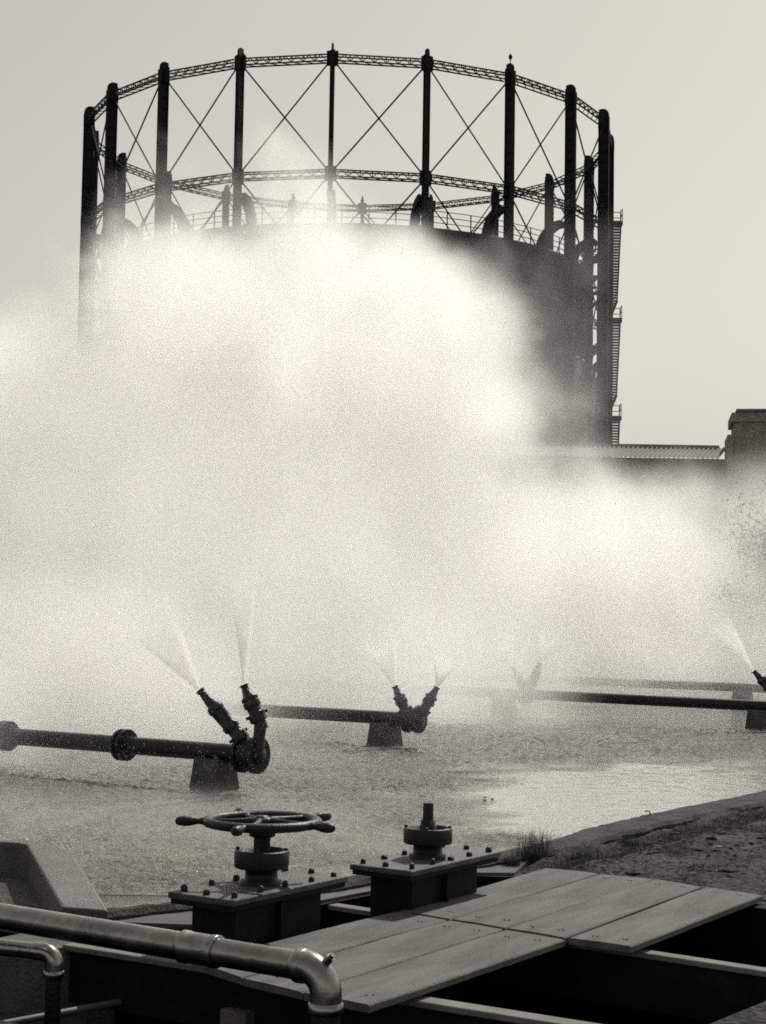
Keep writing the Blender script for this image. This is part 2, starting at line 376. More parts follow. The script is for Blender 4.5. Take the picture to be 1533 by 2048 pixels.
mb.bar((0, -18.1, LZ-1.6), (0, -18.7, LZ-.2), .1, .12).bar((0, -18.1, LZ-.3), (0, -18.75, LZ-.3), .3, .2)
neck_l = mb.mesh('guide_arm', M['tank_iron'])
mb = MB().bar((0, -17.5, TZ-2.6), (0, -18.6, TZ-.9), .12, .14).bar((0, -17.5, TZ-.85), (0, -18.65, TZ-.85), .35, .22).bar((0, -17.5, TZ-1.7), (0, -18.6, TZ-1.55), .3, .15)
brk = mb.mesh('guide_bracket', M['tank_iron'])
for k in range(20):
    ph = PH0+(k-4)*STEP
    link('guide_arm', neck_u, tank, None, (0, 0, ph)); link('guide_arm', neck_l, tank, None, (0, 0, ph)); link('guide_bracket', brk, tank, None, (0, 0, ph))
    for j in range(3): link('stiffener', rib_u, tank, (TR*math.sin(ph+j*STEP/3), -TR*math.cos(ph+j*STEP/3), 0), (0, 0, ph+j*STEP/3))
    link('stiffener', rib_l, tank, (18.15*math.sin(ph), -18.15*math.cos(ph), 0), (0, 0, ph))
post_me = MB().box((-.03, -.03, 0), (.03, .03, 1.16)).mesh('rail_post', M['tank_iron'])
for k in range(64):
    t = 2*math.pi*k/64; link('rail_post', post_me, tank, ((TR-.1)*math.sin(t), -(TR-.1)*math.cos(t), TZ), (0, 0, t))
for zz in (.4, .78, 1.14):
    r = TR-.1; MB().lathe([(r-.02, TZ+zz-.02), (r+.02, TZ+zz-.02), (r+.02, TZ+zz+.02), (r-.02, TZ+zz+.02)], 128, closed=True, smooth=False).build('hand_rail', M['tank_iron'], tank)
t = R_(58)
MB().lathe([(.3, -.9), (.55, -.55), (.55, .55), (.5, .6), (.5, .9), (.55, .95), (.55, 1.2)], 14).build('pulley_basket', M['tank_iron'], tank, (18.6*math.sin(t), -18.6*math.cos(t), 20.4))

# ------------------------------------------------------------------ shed with corrugated roofs, brick block
shed = tag(empty('corrugated_shed', (4.0, 52.0, GZ)), 'long low shed with corrugated roofs and dark clerestory band, half lost in steam', 'shed')
def sheet_mesh(waves, pitch, length, seg=8, skew=0.):
    mb = MB(); nn = waves*seg; vs = []
    for j in (0, 1):
        for th in (0, -.012):
            for i in range(nn+1): vs.append((i*pitch/seg+j*skew, j*length, .03*math.sin(2*math.pi*i/seg)+th))
    n1 = nn+1; fs = []
    for i in range(nn): fs += [(i, i+1, 2*n1+i+1, 2*n1+i), (n1+i, 3*n1+i, 3*n1+i+1, n1+i+1), (i, n1+i, n1+i+1, i+1), (2*n1+i, 2*n1+i+1, 3*n1+i+1, 3*n1+i)]
    mb.add(vs, fs, False); return mb.mesh('roof_sheet', M['roof'])
PIT_ = .152; SW = 6*PIT_
sh_u = sheet_mesh(6, PIT_, 1.75, 8, .62); sh_l = sheet_mesh(6, PIT_, 3.4)
for k in range(22):
    x = 6.86-(k+1)*SW
    link('roof_sheet', sh_u, shed, (x-.3, -.05, 6.86-GZ+rnd.uniform(-.008,.008)), (R_(17), 0, R_(rnd.uniform(-.2,.2))))
    link('roof_sheet', sh_l, shed, (x, -3.15, 5.1-GZ+rnd.uniform(-.008,.008)), (R_(19), 0, R_(rnd.uniform(-.2,.2))))
MB().box((-13.3, .35, 0), (6.84, 6, 6.74)).build('wall', M['shed_wall'], shed)
MB().box((-13.3, -2.8, 0), (6.82, .345, 4.98)).build('wall', M['shed_wall'], shed)
for k in range(26):
    MB().box((-13.2+k*.77, .28, 6.08), (-13.1+k*.77, .345, 6.72)).build('louvre_post', M['shed_wall'], shed)
MB().box((-13.3, 1.5, 7.2), (6.9, 1.75, 7.3)).build('ridge_cap', M['roof'], shed)
bb = tag(empty('brick_building', (10.9, 51.6, GZ), R_(-9)), 'dark flat-topped brick building with a stepped parapet beside the shed', 'building')
MB().box((.1, 0, 0), (7, 2.2, 7.85)).build('wall', M['brick'], bb)
MB().box((-.12, .05, 0), (.098, 2.0, 7.45)).build('buttress', M['brick'], bb)
MB().box((.0, -.1, 7.85), (7.1, 2.3, 8.13)).build('parapet', M['brick'], bb)
MB().box((.14, -.14, 8.13), (7.15, 2.34, 8.24)).build('coping', M['concrete'], bb)

# ------------------------------------------------------------------ shrub at the edge of the mist
shr = tag(empty('shrub', (9.75, 40, GZ)), 'tall ragged bush with sparkling leaves in front of the brick building', 'bush')
stem = MB(); tips = []
rs = random.Random(11)
for k in range(9):
    a = rs.uniform(0, 6.283); p = Vector((0, 0, -.05)); d = Vector((math.cos(a)*.25, math.sin(a)*.25, 1)).normalized(); pts = [p]; L = rs.uniform(3.2, 4.9)
    for j in range(7):
        p = p+d*(L/7); d = (d+Vector((rs.uniform(-.3,.3), rs.uniform(-.3,.3), rs.uniform(-.05,.2)))).normalized(); pts.append(p)
        if j > 1:
            for q in range(3):
                e = p+Vector((rs.gauss(0,.45), rs.gauss(0,.45), rs.gauss(.15,.3))); stem.tube(p, e, .02, .009, 4, False); tips.append(e)
    stem.sweep(pts, [.04-.004*i for i in range(8)], 5)
stem.build('trunk', M['bark'], shr)
lf = MB()
for e in tips:
    for q in range(110):
        c = e+Vector((rs.gauss(0,.24), rs.gauss(0,.24), rs.gauss(0,.22))); u = Vector((rs.gauss(0,1), rs.gauss(0,1), rs.gauss(0,1))).normalized(); v = u.orthogonal().normalized(); s = rs.uniform(.016,.04)
        lf.add([c-u*s*1.3, c+v*s*.6, c+u*s*1.3, c-v*s*.6], [(0,1,2,3)])
lf.build('crown', M['leaf'], shr)

# ------------------------------------------------------------------ spray pipes, their piers and nozzles
PR, PZ = .088, .39
def to_local(inv, p): return inv @ Vector(p)
def nozzle(parent, inv, pts, k=1.3):
    """pts: root .. tip (world); turned metal branch along the last leg, with a knee piece when three points are given"""
    P = [to_local(inv, p) for p in pts]
    nz = empty('nozzle'); nz.parent = parent
    a, b = P[-2], P[-1]; d = (b-a).normalized(); L = (b-a).length
    q = Matrix.Translation(a) @ d.to_track_quat('Z', 'Y').to_matrix().to_4x4()
    pr = [(.046,-.06),(.046,.02),(.066,.03),(.068,.10),(.052,.115),(.052,.17),(.066,.18),(.066,.225),(.056,.24),(.058,L*.60),(.066,L*.61),(.064,L*.68),(.044,L*.72),(.026,L*.955)]
    pr = [(r*k, z) for r, z in pr]
    MB().lathe(pr, 16, q).build('branch_pipe', M['nozzle'], nz)
    MB().lathe([(.022*k, L*.94),(.034*k, L*.965),(.036*k, L), (.02*k, L+.002)], 14, q).build('tip', M['nozzle'], nz)
    for j in range(6):
        t = j*1.047; MB().tube(q @ Vector((.062*k*math.cos(t), .062*k*math.sin(t), .09)), q @ Vector((.084*k*math.cos(t), .084*k*math.sin(t), .095)), .012*k, n=6).build('lug', M['nozzle'], nz)
    if len(P) == 3:
        MB().sweep([P[0]-Vector((0,0,.1)), P[0], P[0].lerp(P[1], .6), P[1], P[1]+d*.06], [.056,.056,.06,.062,.055], 14).build('knee', M['nozzle'], nz)
    else:
        MB().tube(a-d*.14, a-d*.02, .055*k, n=14).build('knee', M['nozzle'], nz)
def flange(parent, y, th=.03, r=.165, bolts=True):
    f = MB().lathe([(PR*.9, -th/2), (r, -th/2), (r, th/2), (PR*.9, th/2)], 28, Matrix.Translation((0, y, PZ)) @ Matrix.Rotation(-math.pi/2, 4, 'X'), smooth=False).build('flange', M['pipe_iron'], parent)
    if bolts:
        bm_ = MB().tube((0,-.028,0), (0,.028,0), .014, n=6).mesh('bolt', M['pipe_iron'])
        for j in range(8):
            t = (j+.5)*math.pi/4; link('bolt', bm_, f, ((r-.03)*math.cos(t), y, PZ+(r-.03)*math.sin(t)))
def spray_pipe(head, length, label, heads=((0, None),), flanges=(), az=B_AZ):
    root = tag(empty('spray_pipe', (head[0], head[1], 0), -az), label, 'pipe', 'spray pipes across the pond')
    inv = (Matrix.Translation((head[0], head[1], 0)) @ Matrix.Rotation(-az, 4, 'Z')).inverted()
    MB().tube((0, .0, PZ), (0, length, PZ), PR, n=24).build('pipe_run', M['pipe_iron'], root)
    for y, ndl in heads:
        if y == 0:
            flange(root, .085, .04, .178); flange(root, -.085, .055, .178)
            MB().lathe([(.155, .0), (.155, .17)], 24, Matrix.Translation((0, -.085, PZ)) @ Matrix.Rotation(-math.pi/2, 4, 'X')).build('end_chamber', M['pipe_iron'], root)
            MB().lathe([(.09, -.05), (.085, -.075), (.03, -.09), (.001, -.092)], 18, Matrix.Translation((0, -.06, PZ)) @ Matrix.Rotation(-math.pi/2, 4, 'X')).build('end_cap', M['pipe_iron'], root)
        else:
            flange(root, y+.07); flange(root, y-.07)
            MB().lathe([(.13, -.07), (.13, .07)], 20, Matrix.Translation((0, y, PZ)) @ Matrix.Rotation(-math.pi/2, 4, 'X')).build('end_chamber', M['pipe_iron'], root)
        for pts in (ndl or ()): nozzle(root, inv, pts)
    for y in flanges: flange(root, y-.035, .03, .16); flange(root, y+.035, .03, .16)
    return root
def pier(x, y, label, az=B_AZ):
    def rect(l, t): return [(-t/2,-l/2),(t/2,-l/2),(t/2,l/2),(-t/2,l/2)]
    o = MB().prism(rect(.44,.38), -.3, PZ-PR+.03, top=rect(.30,.27)).build('concrete_pier', M['concrete_wet'])
    o.location = (x, y, 0); o.rotation_euler = (0, 0, -az); tag(o, label, 'pier', 'piers under the spray pipes'); return o
M['concrete_wet'] = mat('wet_dark_concrete', .07, .6, 0, .4, 6, .6, 50, spec=.4, fine=.5)
B2 = Vector((B_.x, B_.y, 0))
def along(h, t): return (h[0]+B_.x*t, h[1]+B_.y*t)
H1, H2, H3, H3R = (-1.235, 15.96), (.44, 21.8), (2.58, 29.38), (6.45, 26.43)
spray_pipe(H1, 11, 'dark flanged spray pipe ending in two nozzles that both lean left, before the handwheel',
    ((0, [[(-1.288,15.98,.50), (-1.738,16.05,.993)], [(-1.145,15.9,.55), (-1.135,15.9,.69), (-1.307,15.95,1.053)]]),), (1.62, 3.32, 6.6))
pier(*along(H1, .43), 'tapered concrete pier under the spray pipe with both nozzles leaning left')
spray_pipe(H2, 9, 'black spray pipe ending in an even V of two nozzles on the quiet water edge',
    ((0, [[(.37,21.8,.43), (.194,21.8,.82)], [(.535,21.8,.44), (.751,21.8,.816)]]),), (6.0,))
pier(*along(H2, .44), 'tapered concrete pier under the spray pipe with the even V of nozzles')
L3 = math.hypot(H3[0]-H3R[0], H3[1]-H3R[1]); az3 = math.atan2(H3[0]-H3R[0], H3[1]-H3R[1])
spray_pipe(H3R, L3+7, 'long spray pipe reaching out of the mist with two pairs of nozzles',
    ((0, [[(6.30,26.43,.56), (5.941,26.43,.954)], [(6.42,26.43,.56), (6.22,26.43,.99)]]),
     (L3, [[(2.54,29.4,.50), (2.344,29.4,.867)], [(2.66,29.4,.50), (2.821,29.4,.945)]])), (), az3)
d3 = Vector((math.sin(az3), math.cos(az3)))
pier(H3R[0]+d3.x*.44, H3R[1]+d3.y*.44, 'dark concrete pier at the clear end of the long two-headed pipe', az3)
pier(H3[0]+d3.x*.46, H3[1]+d3.y*.46, 'faint concrete pier swallowed by mist under the long two-headed pipe', az3)
P4 = (9.6, 32.45)
spray_pipe(P4, 12, 'farthest spray pipe seen above the long two-headed pipe', ((0, None),), (), B_AZ)
pier(7.40, 33.95, 'concrete pier under the farthest spray pipe')

# ------------------------------------------------------------------ kerb, bank, apron, chamber wall
def fbm(x, y, s, o=4): return mnoise.fractal(Vector((x*s, y*s, 3.1)), .9, 2.1, o)
path = [Vector((x, y)) for x, y in [(-1.52,8.67),(-1.01,9.07),(-.16,9.97),(1.04,11.40),(1.34,11.95),(1.54,12.36),(2.15,13.34),(2.79,14.24),(3.57,15.37),(7.4,20.9),(14,30)]]
wid = [.10,.12,.16,.24,.30,.31,.33,.36,.38,.4,.4]
samp = []
for i in range(len(path)-1):
    L = (path[i+1]-path[i]).length; n_ = max(2, int(L/.07))
    for k in range(n_): f = k/n_; samp.append((path[i].lerp(path[i+1], f), wid[i]+(wid[i+1]-wid[i])*f, (path[i+1]-path[i]).normalized()))
mb = MB(); rows = []
for p, wd, d in samp:
    nr = Vector((d.y, -d.x)); e = fbm(p.x, p.y, 3)*.018; e2 = fbm(p.x+9, p.y, 4)*.05
    row = [(-.03+e, -.3), (-.03+e, .165), (-.01+e, .188), (wd*.4, .195+e*.5), (wd+e2-.03, .19+e*.5), (wd+e2, .165), (wd+e2*1.2, .08)]
    rows.append([(p.x+nr.x*o, p.y+nr.y*o, z+fbm(p.x+o*7, p.y, 12)*.006) for o, z in row])
m_ = 7; mb.add([q for r in rows for q in r], [(k*m_+j, k*m_+j+1, (k+1)*m_+j+1, (k+1)*m_+j) for k in range(len(rows)-1) for j in range(m_-1)], False)
o = tag(mb.build('kerb', M['kerb']), 'rough mossy concrete kerb round the pond', kind='structure')
# bank of rough earth
O2 = Vector((1.25, 11.5)); A2 = Vector((A_.x, A_.y)); V2 = Vector((-B_.x, -B_.y))
mb = MB(); NU, NV = 130, 70; vs = []
for i in range(NU+1):
    u = -.95+i*8.0/NU
    for j in range(NV+1):
        v = .22+j*4.2/NV; p = O2+A2*u+V2*v
        edge = min(1, max(0, (u+.95)/.25))
        h = .055+fbm(p.x, p.y, .9)*.05+abs(fbm(p.x+5, p.y, 3.2))*.045+fbm(p.x, p.y, 9)*.012
        dip = math.exp(-((v-.42)/.16)**2)*.06
        vs.append((p.x, p.y, GZ+.006+max(0, h-dip)*edge))
mb.add(vs, [(i*(NV+1)+j, i*(NV+1)+j+1, (i+1)*(NV+1)+j+1, (i+1)*(NV+1)+j) for i in range(NU) for j in range(NV)], True)
bank = tag(mb.build('earth_bank', M['earth']), 'rough trodden earth bank behind the kerb', kind='structure')
def bank_z(p):
    u = (p-O2).dot(A2); v = (p-O2).dot(V2)
    h = .055+fbm(p.x, p.y, .9)*.05+abs(fbm(p.x+5, p.y, 3.2))*.045+fbm(p.x, p.y, 9)*.012
    return GZ+.006+max(0, h-math.exp(-((v-.42)/.16)**2)*.06)*min(1, max(0, (u+.95)/.25))
# clods and stones lying on the bank, dry grass
rb = random.Random(5); mb = MB()
ico = [(0,0,1),(.9,0,.2),(.28,.85,.2),(-.72,.53,.2),(-.72,-.53,.2),(.28,-.85,.2),(0,0,-.6)]
icf = [(0,1,2),(0,2,3),(0,3,4),(0,4,5),(0,5,1),(6,2,1),(6,3,2),(6,4,3),(6,5,4),(6,1,5)]
for k in range(2600):
    p = O2+A2*rb.uniform(-.85, 6)+V2*(.3+abs(rb.gauss(0, 1.3))); s = rb.uniform(.006, .02)*(1+2*(rb.random() < .06)); a = rb.uniform(0, 6.28); ca, sa = math.cos(a), math.sin(a)
    mb.add([(p.x+s*(x*ca-y*sa)*1.3, p.y+s*(x*sa+y*ca), bank_z(p)+s*.4*z) for x, y, z in ico], icf, False)
mb2 = MB()
for k in range(500):
    p = O2+A2*rb.uniform(-.85, 6)+V2*(.35+abs(rb.gauss(0, 1.3))); z_ = rb.uniform(.004, .013)*(1+1.5*(rb.random() < .05)); a = rb.uniform(0, 6.28); ca, sa = math.cos(a), math.sin(a)
    mb2.add([(p.x+z_*(x*ca-y*sa)*1.3, p.y+z_*(x*sa+y*ca), bank_z(p)+z_*.4*z) for x, y, z in ico], icf, False)
tag(mb2.build('pebbles', M['beam']), 'pale pebbles strewn over the earth bank', 'stones', kind='stuff')
tag(mb.build('clods', M['earth']), 'scattered clods and small stones on the earth bank', 'stones', kind='stuff')
def blades(mb, p, nb, hmin, hmax, spread, rg, lean=.4):
    for k in range(nb):
        x, y = p[0]+rg.gauss(0, spread), p[1]+rg.gauss(0, spread); h = rg.uniform(hmin, hmax); a = rg.uniform(0, 6.28); l = rg.uniform(.1, lean)*h
        wv = Vector((math.cos(a+1.57), math.sin(a+1.57), 0))*rg.uniform(.0007, .0017); d = Vector((math.cos(a), math.sin(a), 0)); b = Vector((x, y, p[2]))
        m1 = b+Vector((0,0,h*.6))+d*l*.35; t = b+Vector((0,0,h*(1-.25*l/h)))+d*l
        mb.add([b-wv, b+wv, m1+wv*.8, m1-wv*.8, t], [(0,1,2,3),(3,2,4)])
mb = MB()
for k in range(16000):
    u = rb.uniform(-.95, 6); v = .3+abs(rb.gauss(0, .9)) if k % 3 else .45+rb.gauss(0, .1)
    p = O2+A2*u+V2*v
    if fbm(p.x, p.y, 1.4) < rb.uniform(-.1, .25) and v > .45: continue
    blades(mb, (p.x, p.y, bank_z(p)-.005), 3, .015, .05, .02, rb, 1.6)
tag(mb.build('short_grass', M['grass']), 'short dry grass growing over the earth bank', 'grass', kind='stuff')
def tuft(x, y, z, nb, h0, h1, sp, label):
    mb = MB(); blades(mb, (0, 0, -.02), nb, h0, h1, sp, rb, .8)
    o = mb.build('grass_tuft', M['grass']); o.location = (x, y, z); return tag(o, label, 'grass', 'weeds along the kerb')
tuft(1.04, 11.0, .15, 420, .08, .30, .06, 'tall spiky grass tuft growing where the kerb meets the planks')
tuft(1.33, 10.92, .15, 500, .04, .15, .06, 'low leafy weed beside the tall spiky tuft')
tuft(.86, 10.78, .14, 450, .04, .12, .03, 'small weed on the ledge behind the bare valve stem')
tuft(1.75, 11.75, .15, 450, .04, .12, .05, 'thin weed in the shade of the kerb')
# iron hook on the kerb
MBh = MB().sweep([(0,0,-.03),(0,0,.03),(-.008,0,.048),(-.028,0,.058),(-.048,0,.055),(-.066,0,.044)], .009, 8)
o = MBh.build('iron_hook', M['valve']); o.location = (2.16, 13.27, .195); o.scale = (.6, .6, .55); tag(o, 'small bent iron hook standing on the pond kerb', 'hook')
# apron
tag(MB().prism([(-1.46,8.63),(-.935,8.575),(.565,10.455),(.86,10.47),(1.0,11.0),(-.1,9.85),(-.98,8.98),(-1.40,8.72)], -.2, .15).build('concrete_apron', M['concrete']), 'narrow concrete apron between pond and pit', kind='structure')
# chamber wall
outer = [(-1.36,8.52),(-1.50,9.04),(-1.74,9.88),(-1.88,10.38),(-1.99,10.66),(-2.12,10.86),(-2.30,11.0),(-2.6,11.1),(-6.0,11.9)]
inner = [(-6.0,11.6),(-2.55,10.96),(-2.34,10.90),(-2.27,10.84),(-1.61,8.60)]
wl = empty('chamber_wall', (-1.8, 9.8, 0)); tag(wl, 'thick rounded concrete wall of the inlet chamber standing in the pond', 'wall')
mb = MB(); poly = [(x+1.8, y-9.8) for x, y in outer+inner]
cap = [(x, y) for x, y in poly]
mb.prism(poly, -.5, .225); o = mb.build('wall', M['chamber'], wl)
bv = o.modifiers.new('worn_edge', 'BEVEL'); bv.width = .014; bv.segments = 4; bv.limit_method = 'ANGLE'; bv.angle_limit = R_(50)
# ------------------------------------------------------------------ beams and planks over the pit
def beam(a, b, wd, z0, z1, label):
    a = Vector(a); b = Vector(b); d = (b-a); L = d.length; az = math.atan2(d.x, d.y)
    o = empty('steel_beam', (a.x, a.y, 0), -az)
    MB().box((-wd/2, 0, z1-.028), (wd/2, L, z1), bev=.004).build('top_flange', M['beam'], o)
    MB().box((-.012, 0, z0-.1), (.012, L, z1-.029)).build('shade_web', M['box'], o)  # dark iron colour stands in for shade below the sunlit flange top
    return tag(o, label, 'beam', 'beams across the pit')
beam((1.42, 6.40), (-1.5, 8.22), .10, -.06, .118, 'pale-topped beam with a shade-dark web under the near ends of the planks')
beam((2.62, 7.25), (-.36, 9.50), .085, -.06, .121, 'pale-topped beam with a shade-dark web running under the joint between the two plank rows')
o = MB().box((-.075, -.075, -3.2), (.075, .075, -.05), bev=.006).build('concrete_post', M['beam']); o.location = (-.60, 7.66, 0); o.rotation_euler = (0,0,-B_AZ)
tag(o, 'square post standing in the pit under the beam', 'post')
walk = tag(empty('plank_walkway', (.5, 8.6, .12)), 'walkway of broad grey weathered planks laid over the open pit', 'walkway')
nail_me = MB().lathe([(.006, 0), (.006, .002), (.003, .004)], 7).mesh('nail', M['nail'])
def plank(q, z1, th):
    """q: four corners near-left, near-right, far-right, far-left"""
    q = [Vector((x, y, 0)) for x, y in q]; c = sum(q, Vector())/4
    d = ((q[3]+q[2])-(q[0]+q[1])).normalized(); az = math.atan2(d.x, d.y); Mi = Matrix.Rotation(az, 4, 'Z')
    lo = [Mi @ (p-c) for p in q]; mb = MB(); N_ = 14; g = .002; vs = []
    for k in range(N_+1):
        f = k/N_; l = lo[0].lerp(lo[3], f); r = lo[1].lerp(lo[2], f)
        l = l+Vector((g+rb.uniform(0,.004), 0, 0)); r = r-Vector((g+rb.uniform(0,.004), 0, 0)); zz = mnoise.noise(Vector((c.x*3, f*2.3, c.y)))*.004
        b = .006
        vs += [(l.x, l.y, -th), (l.x, l.y, -b+zz), (l.x+b, l.y, zz), ((l.x+r.x)/2, (l.y+r.y)/2, zz+.002), (r.x-b, r.y, zz), (r.x, r.y, -b+zz), (r.x, r.y, -th)]
    mb.add(vs, [(k*7+j, k*7+(j+1) % 7, (k+1)*7+(j+1) % 7, (k+1)*7+j) for k in range(N_) for j in range(7)], False)
    mb.add(vs[:7], [tuple(range(7))]); mb.add(vs[-7:], [tuple(range(6,-1,-1))])
    for i in range(len(mb.f)): mb.f[i] = tuple(reversed(mb.f[i]))
    o = mb.build('plank', M['plank'], walk); o.location = (c.x-.5, c.y-8.6, z1-.12); o.rotation_euler = (rb.uniform(-.002,.002), rb.uniform(-.004,.004), -az)
    L = (lo[3]-lo[0]).length; W = (lo[1]-lo[0]).length
    for e in (-1, 1):
        for sx in (-.25, -.19, .2, .26): link('nail', nail_me, o, (W*sx, e*(L/2-.12-rb.uniform(0,.03)), 0.001))
    return o
F0 = [(.12,8.93),(.39,8.71),(.66,8.48),(.945,8.25),(1.24,8.05)]; F1 = [(1.05,10.51),(1.37,10.32),(1.68,10.14),(1.93,9.86),(2.21,9.59)]
for k in range(4): plank((F0[k], F0[k+1] if k < 2 else (F0[k+1][0]-.012, F0[k+1][1]+.008), F1[k+1] if k != 2 else (1.915, 9.875), F1[k]), .175+.001*k, .032)
N1 = [(.10,8.945),(.375,8.715),(.65,8.485),(.935,8.24)]; N0 = [(-.83,7.58),(-.575,7.27),(-.30,7.02),(-.02,6.81)]
for k in range(3): plank((N0[k], N0[k+1], (N1[k+1][0]-.004, N1[k+1][1]-.004), (N1[k][0]-.004, N1[k][1]-.004)), .170-.001*k, .032)

# ------------------------------------------------------------------ sluice valves
bolt_me = MB().lathe([(.017, 0), (.017, .016), (.011, .024), (.0001, .027)], 8, smooth=False).mesh('bolt', M['valve'])
def valve(x, y, label, wheel):
    root = tag(empty('sluice_valve', (x, y, -3.2), -A_AZ), label, 'valve', 'sluice valves in the pit')
    W, L, T = .2, .475, 3.2+.40
    p = MB().box((-W, -L, T-.03), (W, L, T), bev=.004); pl = p.build('cover_plate', M['plate'], root)
    MB().box((-W+.012, -L+.012, T-.055), (W-.012, L-.012, T-.031)).build('flange_plate', M['box'], root)
    for sx in (-1, 1):
        for k in range(5): link('bolt', bolt_me, pl, (sx*(W-.045)+rb.uniform(-.004,.004), -L+.07+k*(2*L-.14)/4+rb.uniform(-.008,.008), T), (0, 0, rb.uniform(0, 1)), (rb.uniform(.85,1.15),)*2+(rb.uniform(.8,1.25),))
    link('bolt', bolt_me, pl, (0, L-.05, T)); link('bolt', bolt_me, pl, (0, -L+.05, T))
    bx = MB().box((-W+.07, -L+.10, 0), (W-.085, L-.12, T-.056), bev=.004).build('box', M['box'], root)
    MB().box((W-.0845, -.03, 0), (W-.05, -.012, T-.056)).build('rib', M['box'], root)
    MB().box((W-.0845, -L+.102, 0), (W-.06, -L+.118, T-.056)).build('rib', M['box'], root)
    MB().lathe([(.105, T-.001), (.105, T+.018), (.082, T+.024), (.080, T+.07), (.132, T+.08), (.137, T+.09), (.137, T+.158), (.132, T+.166), (.112, T+.166), (.110, T+.140), (.045, T+.138)], 28, caps=False).build('pedestal', M['valve'], root)
    for k in range(4):
        t = k*math.pi/2+.5; link('bolt', bolt_me, root, (.122*math.cos(t), .122*math.sin(t), T+.164), None, (.6,.6,.6))
    if not wheel:
        MB().lathe([(.05, T+.13), (.05, T+.175), (.042, T+.18), (.042, T+.205), (.032, T+.208), (.032, T+.216)], 18).build('collar', M['valve'], root)
        MB().lathe([(.030, T+.20), (.030, T+.295), (.026, T+.302)], 16).build('stem', M['valve'], root); return root
    MB().lathe([(.042, T+.13), (.042, T+.255)], 18).build('stem', M['valve'], root)
    wh = empty('handwheel', (0, 0, T+.305), 0); wh.parent = root
    RR, rr = .272, .028; pr = []
    for i in range(12): t = 2*math.pi*i/12; pr.append((RR+rr*1.05*math.cos(t), rr*.85*math.sin(t)))
    MB().lathe(pr, 60, closed=True).build('rim', M['valve'], wh)
    MB().lathe([(.055,-.075),(.066,-.07),(.066,-.03),(.058,-.022),(.064,.005),(.06,.018),(.034,.022),(.032,.028),(.0001,.03)], 22).build('hub', M['valve'], wh)
    for k in range(5):
        t = A_AZ+R_(-104+72*k); cs, sn = math.cos(t), math.sin(t); d = Vector((cs, sn, 0)); side = Vector((-sn, cs, 0))
        pts = [d*(.05+.21*f)+side*.018*math.sin(f*math.pi)+Vector((0,0,.004-.004*f)) for f in (0,.25,.5,.75,1)]
        MB().sweep(pts, [.020,.016,.014,.015,.019], 8).build('spoke', M['valve'], wh)
        q = d.to_track_quat('Z', 'Y').to_matrix().to_4x4()
        MB().lathe([(.016,.28),(.020,.292),(.0165,.302),(.0145,.315),(.019,.335),(.0245,.365),(.0255,.39),(.021,.418),(.012,.43),(.0001,.434)], 14, q).build('handle', M['valve'], wh)
    return root
valve(-.575, 8.34, 'sluice valve with a spoked five-handled handwheel on a bolted plate', True)
valve(.28, 9.32, 'sluice valve with a bare stem stub and no wheel', False)

# ------------------------------------------------------------------ steel pipes in front
sp = tag(empty('steel_pipe', (-.19, 6.55, .36), -B_AZ), 'thick glossy dark steel pipe with a coupling and an elbow turning down', 'pipe')
r = .058
MB().tube((0, .15, 0), (0, .64, 0), r*.97, n=32).build('pipe_length', M['steel'], sp)
MB().tube((0, .60, 0), (0, 6.5, 0), r, n=32).build('pipe_length', M['steel'], sp)
Mx = Matrix.Rotation(-math.pi/2, 4, 'X')
MB().lathe([(r*.9, .545), (r*1.12, .545), (r*1.16, .552), (r*1.16, .572), (r*1.10, .58), (r*1.10, .70), (r*1.17, .708), (r*1.17, .73), (r*.9, .735)], 32, Mx).build('coupling', M['steel'], sp)
MB().lathe([(r*.9, .1), (r*1.10, .1), (r*1.16, .108), (r*1.16, .135), (r*1.02, .15)], 32, Mx).build('collar', M['steel'], sp)
pts = [(0, .14, 0)] + [(0, .10-.10*math.sin(t), -.10+.10*math.cos(t)) for t in [R_(a) for a in range(0, 91, 10)]] + [(0, 0, -.13)]
MB().sweep(pts, r*1.08, 28).build('elbow', M['steel'], sp)
MB().lathe([(r*1.0, -.17), (r*1.17, -.165), (r*1.2, -.15), (r*1.17, -.125), (r*1.0, -.12)], 32).build('ring', M['steel'], sp)
MB().tube((0, 0, -3.5), (0, 0, -.15), r*.97, n=28).build('down_pipe', M['pipe_iron'], sp)
MB().tube((0, .02, .01), (.0, -.018, .052), .018, n=12).tube((0, -.018, .052), (0, -.027, .062), .012, n=6).build('plug', M['steel'], sp)
# small pipe
sp2 = tag(empty('thin_pipe', (-1.455, 7.62, .19), R_(70)), 'thin steel pipe with an elbow dropping past the concrete block', 'pipe')
r = .037
MB().tube((0, .06, 0), (0, 3.2, .02), r, n=20).build('pipe_length', M['steel'], sp2)
pts = [(0, .10, 0)] + [(0, .055-.055*math.sin(t), -.055+.055*math.cos(t)) for t in [R_(a) for a in range(0, 91, 15)]] + [(0, 0, -.1)]
MB().sweep(pts, r*1.12, 20).build('elbow', M['steel'], sp2)
MB().lathe([(r, -.11), (r*1.25, -.105), (r*1.25, -.08), (r, -.075)], 20).build('ring', M['steel'], sp2)
MB().tube((0, 0, -3.3), (0, 0, -.09), r, n=18).build('down_pipe', M['pipe_iron'], sp2)
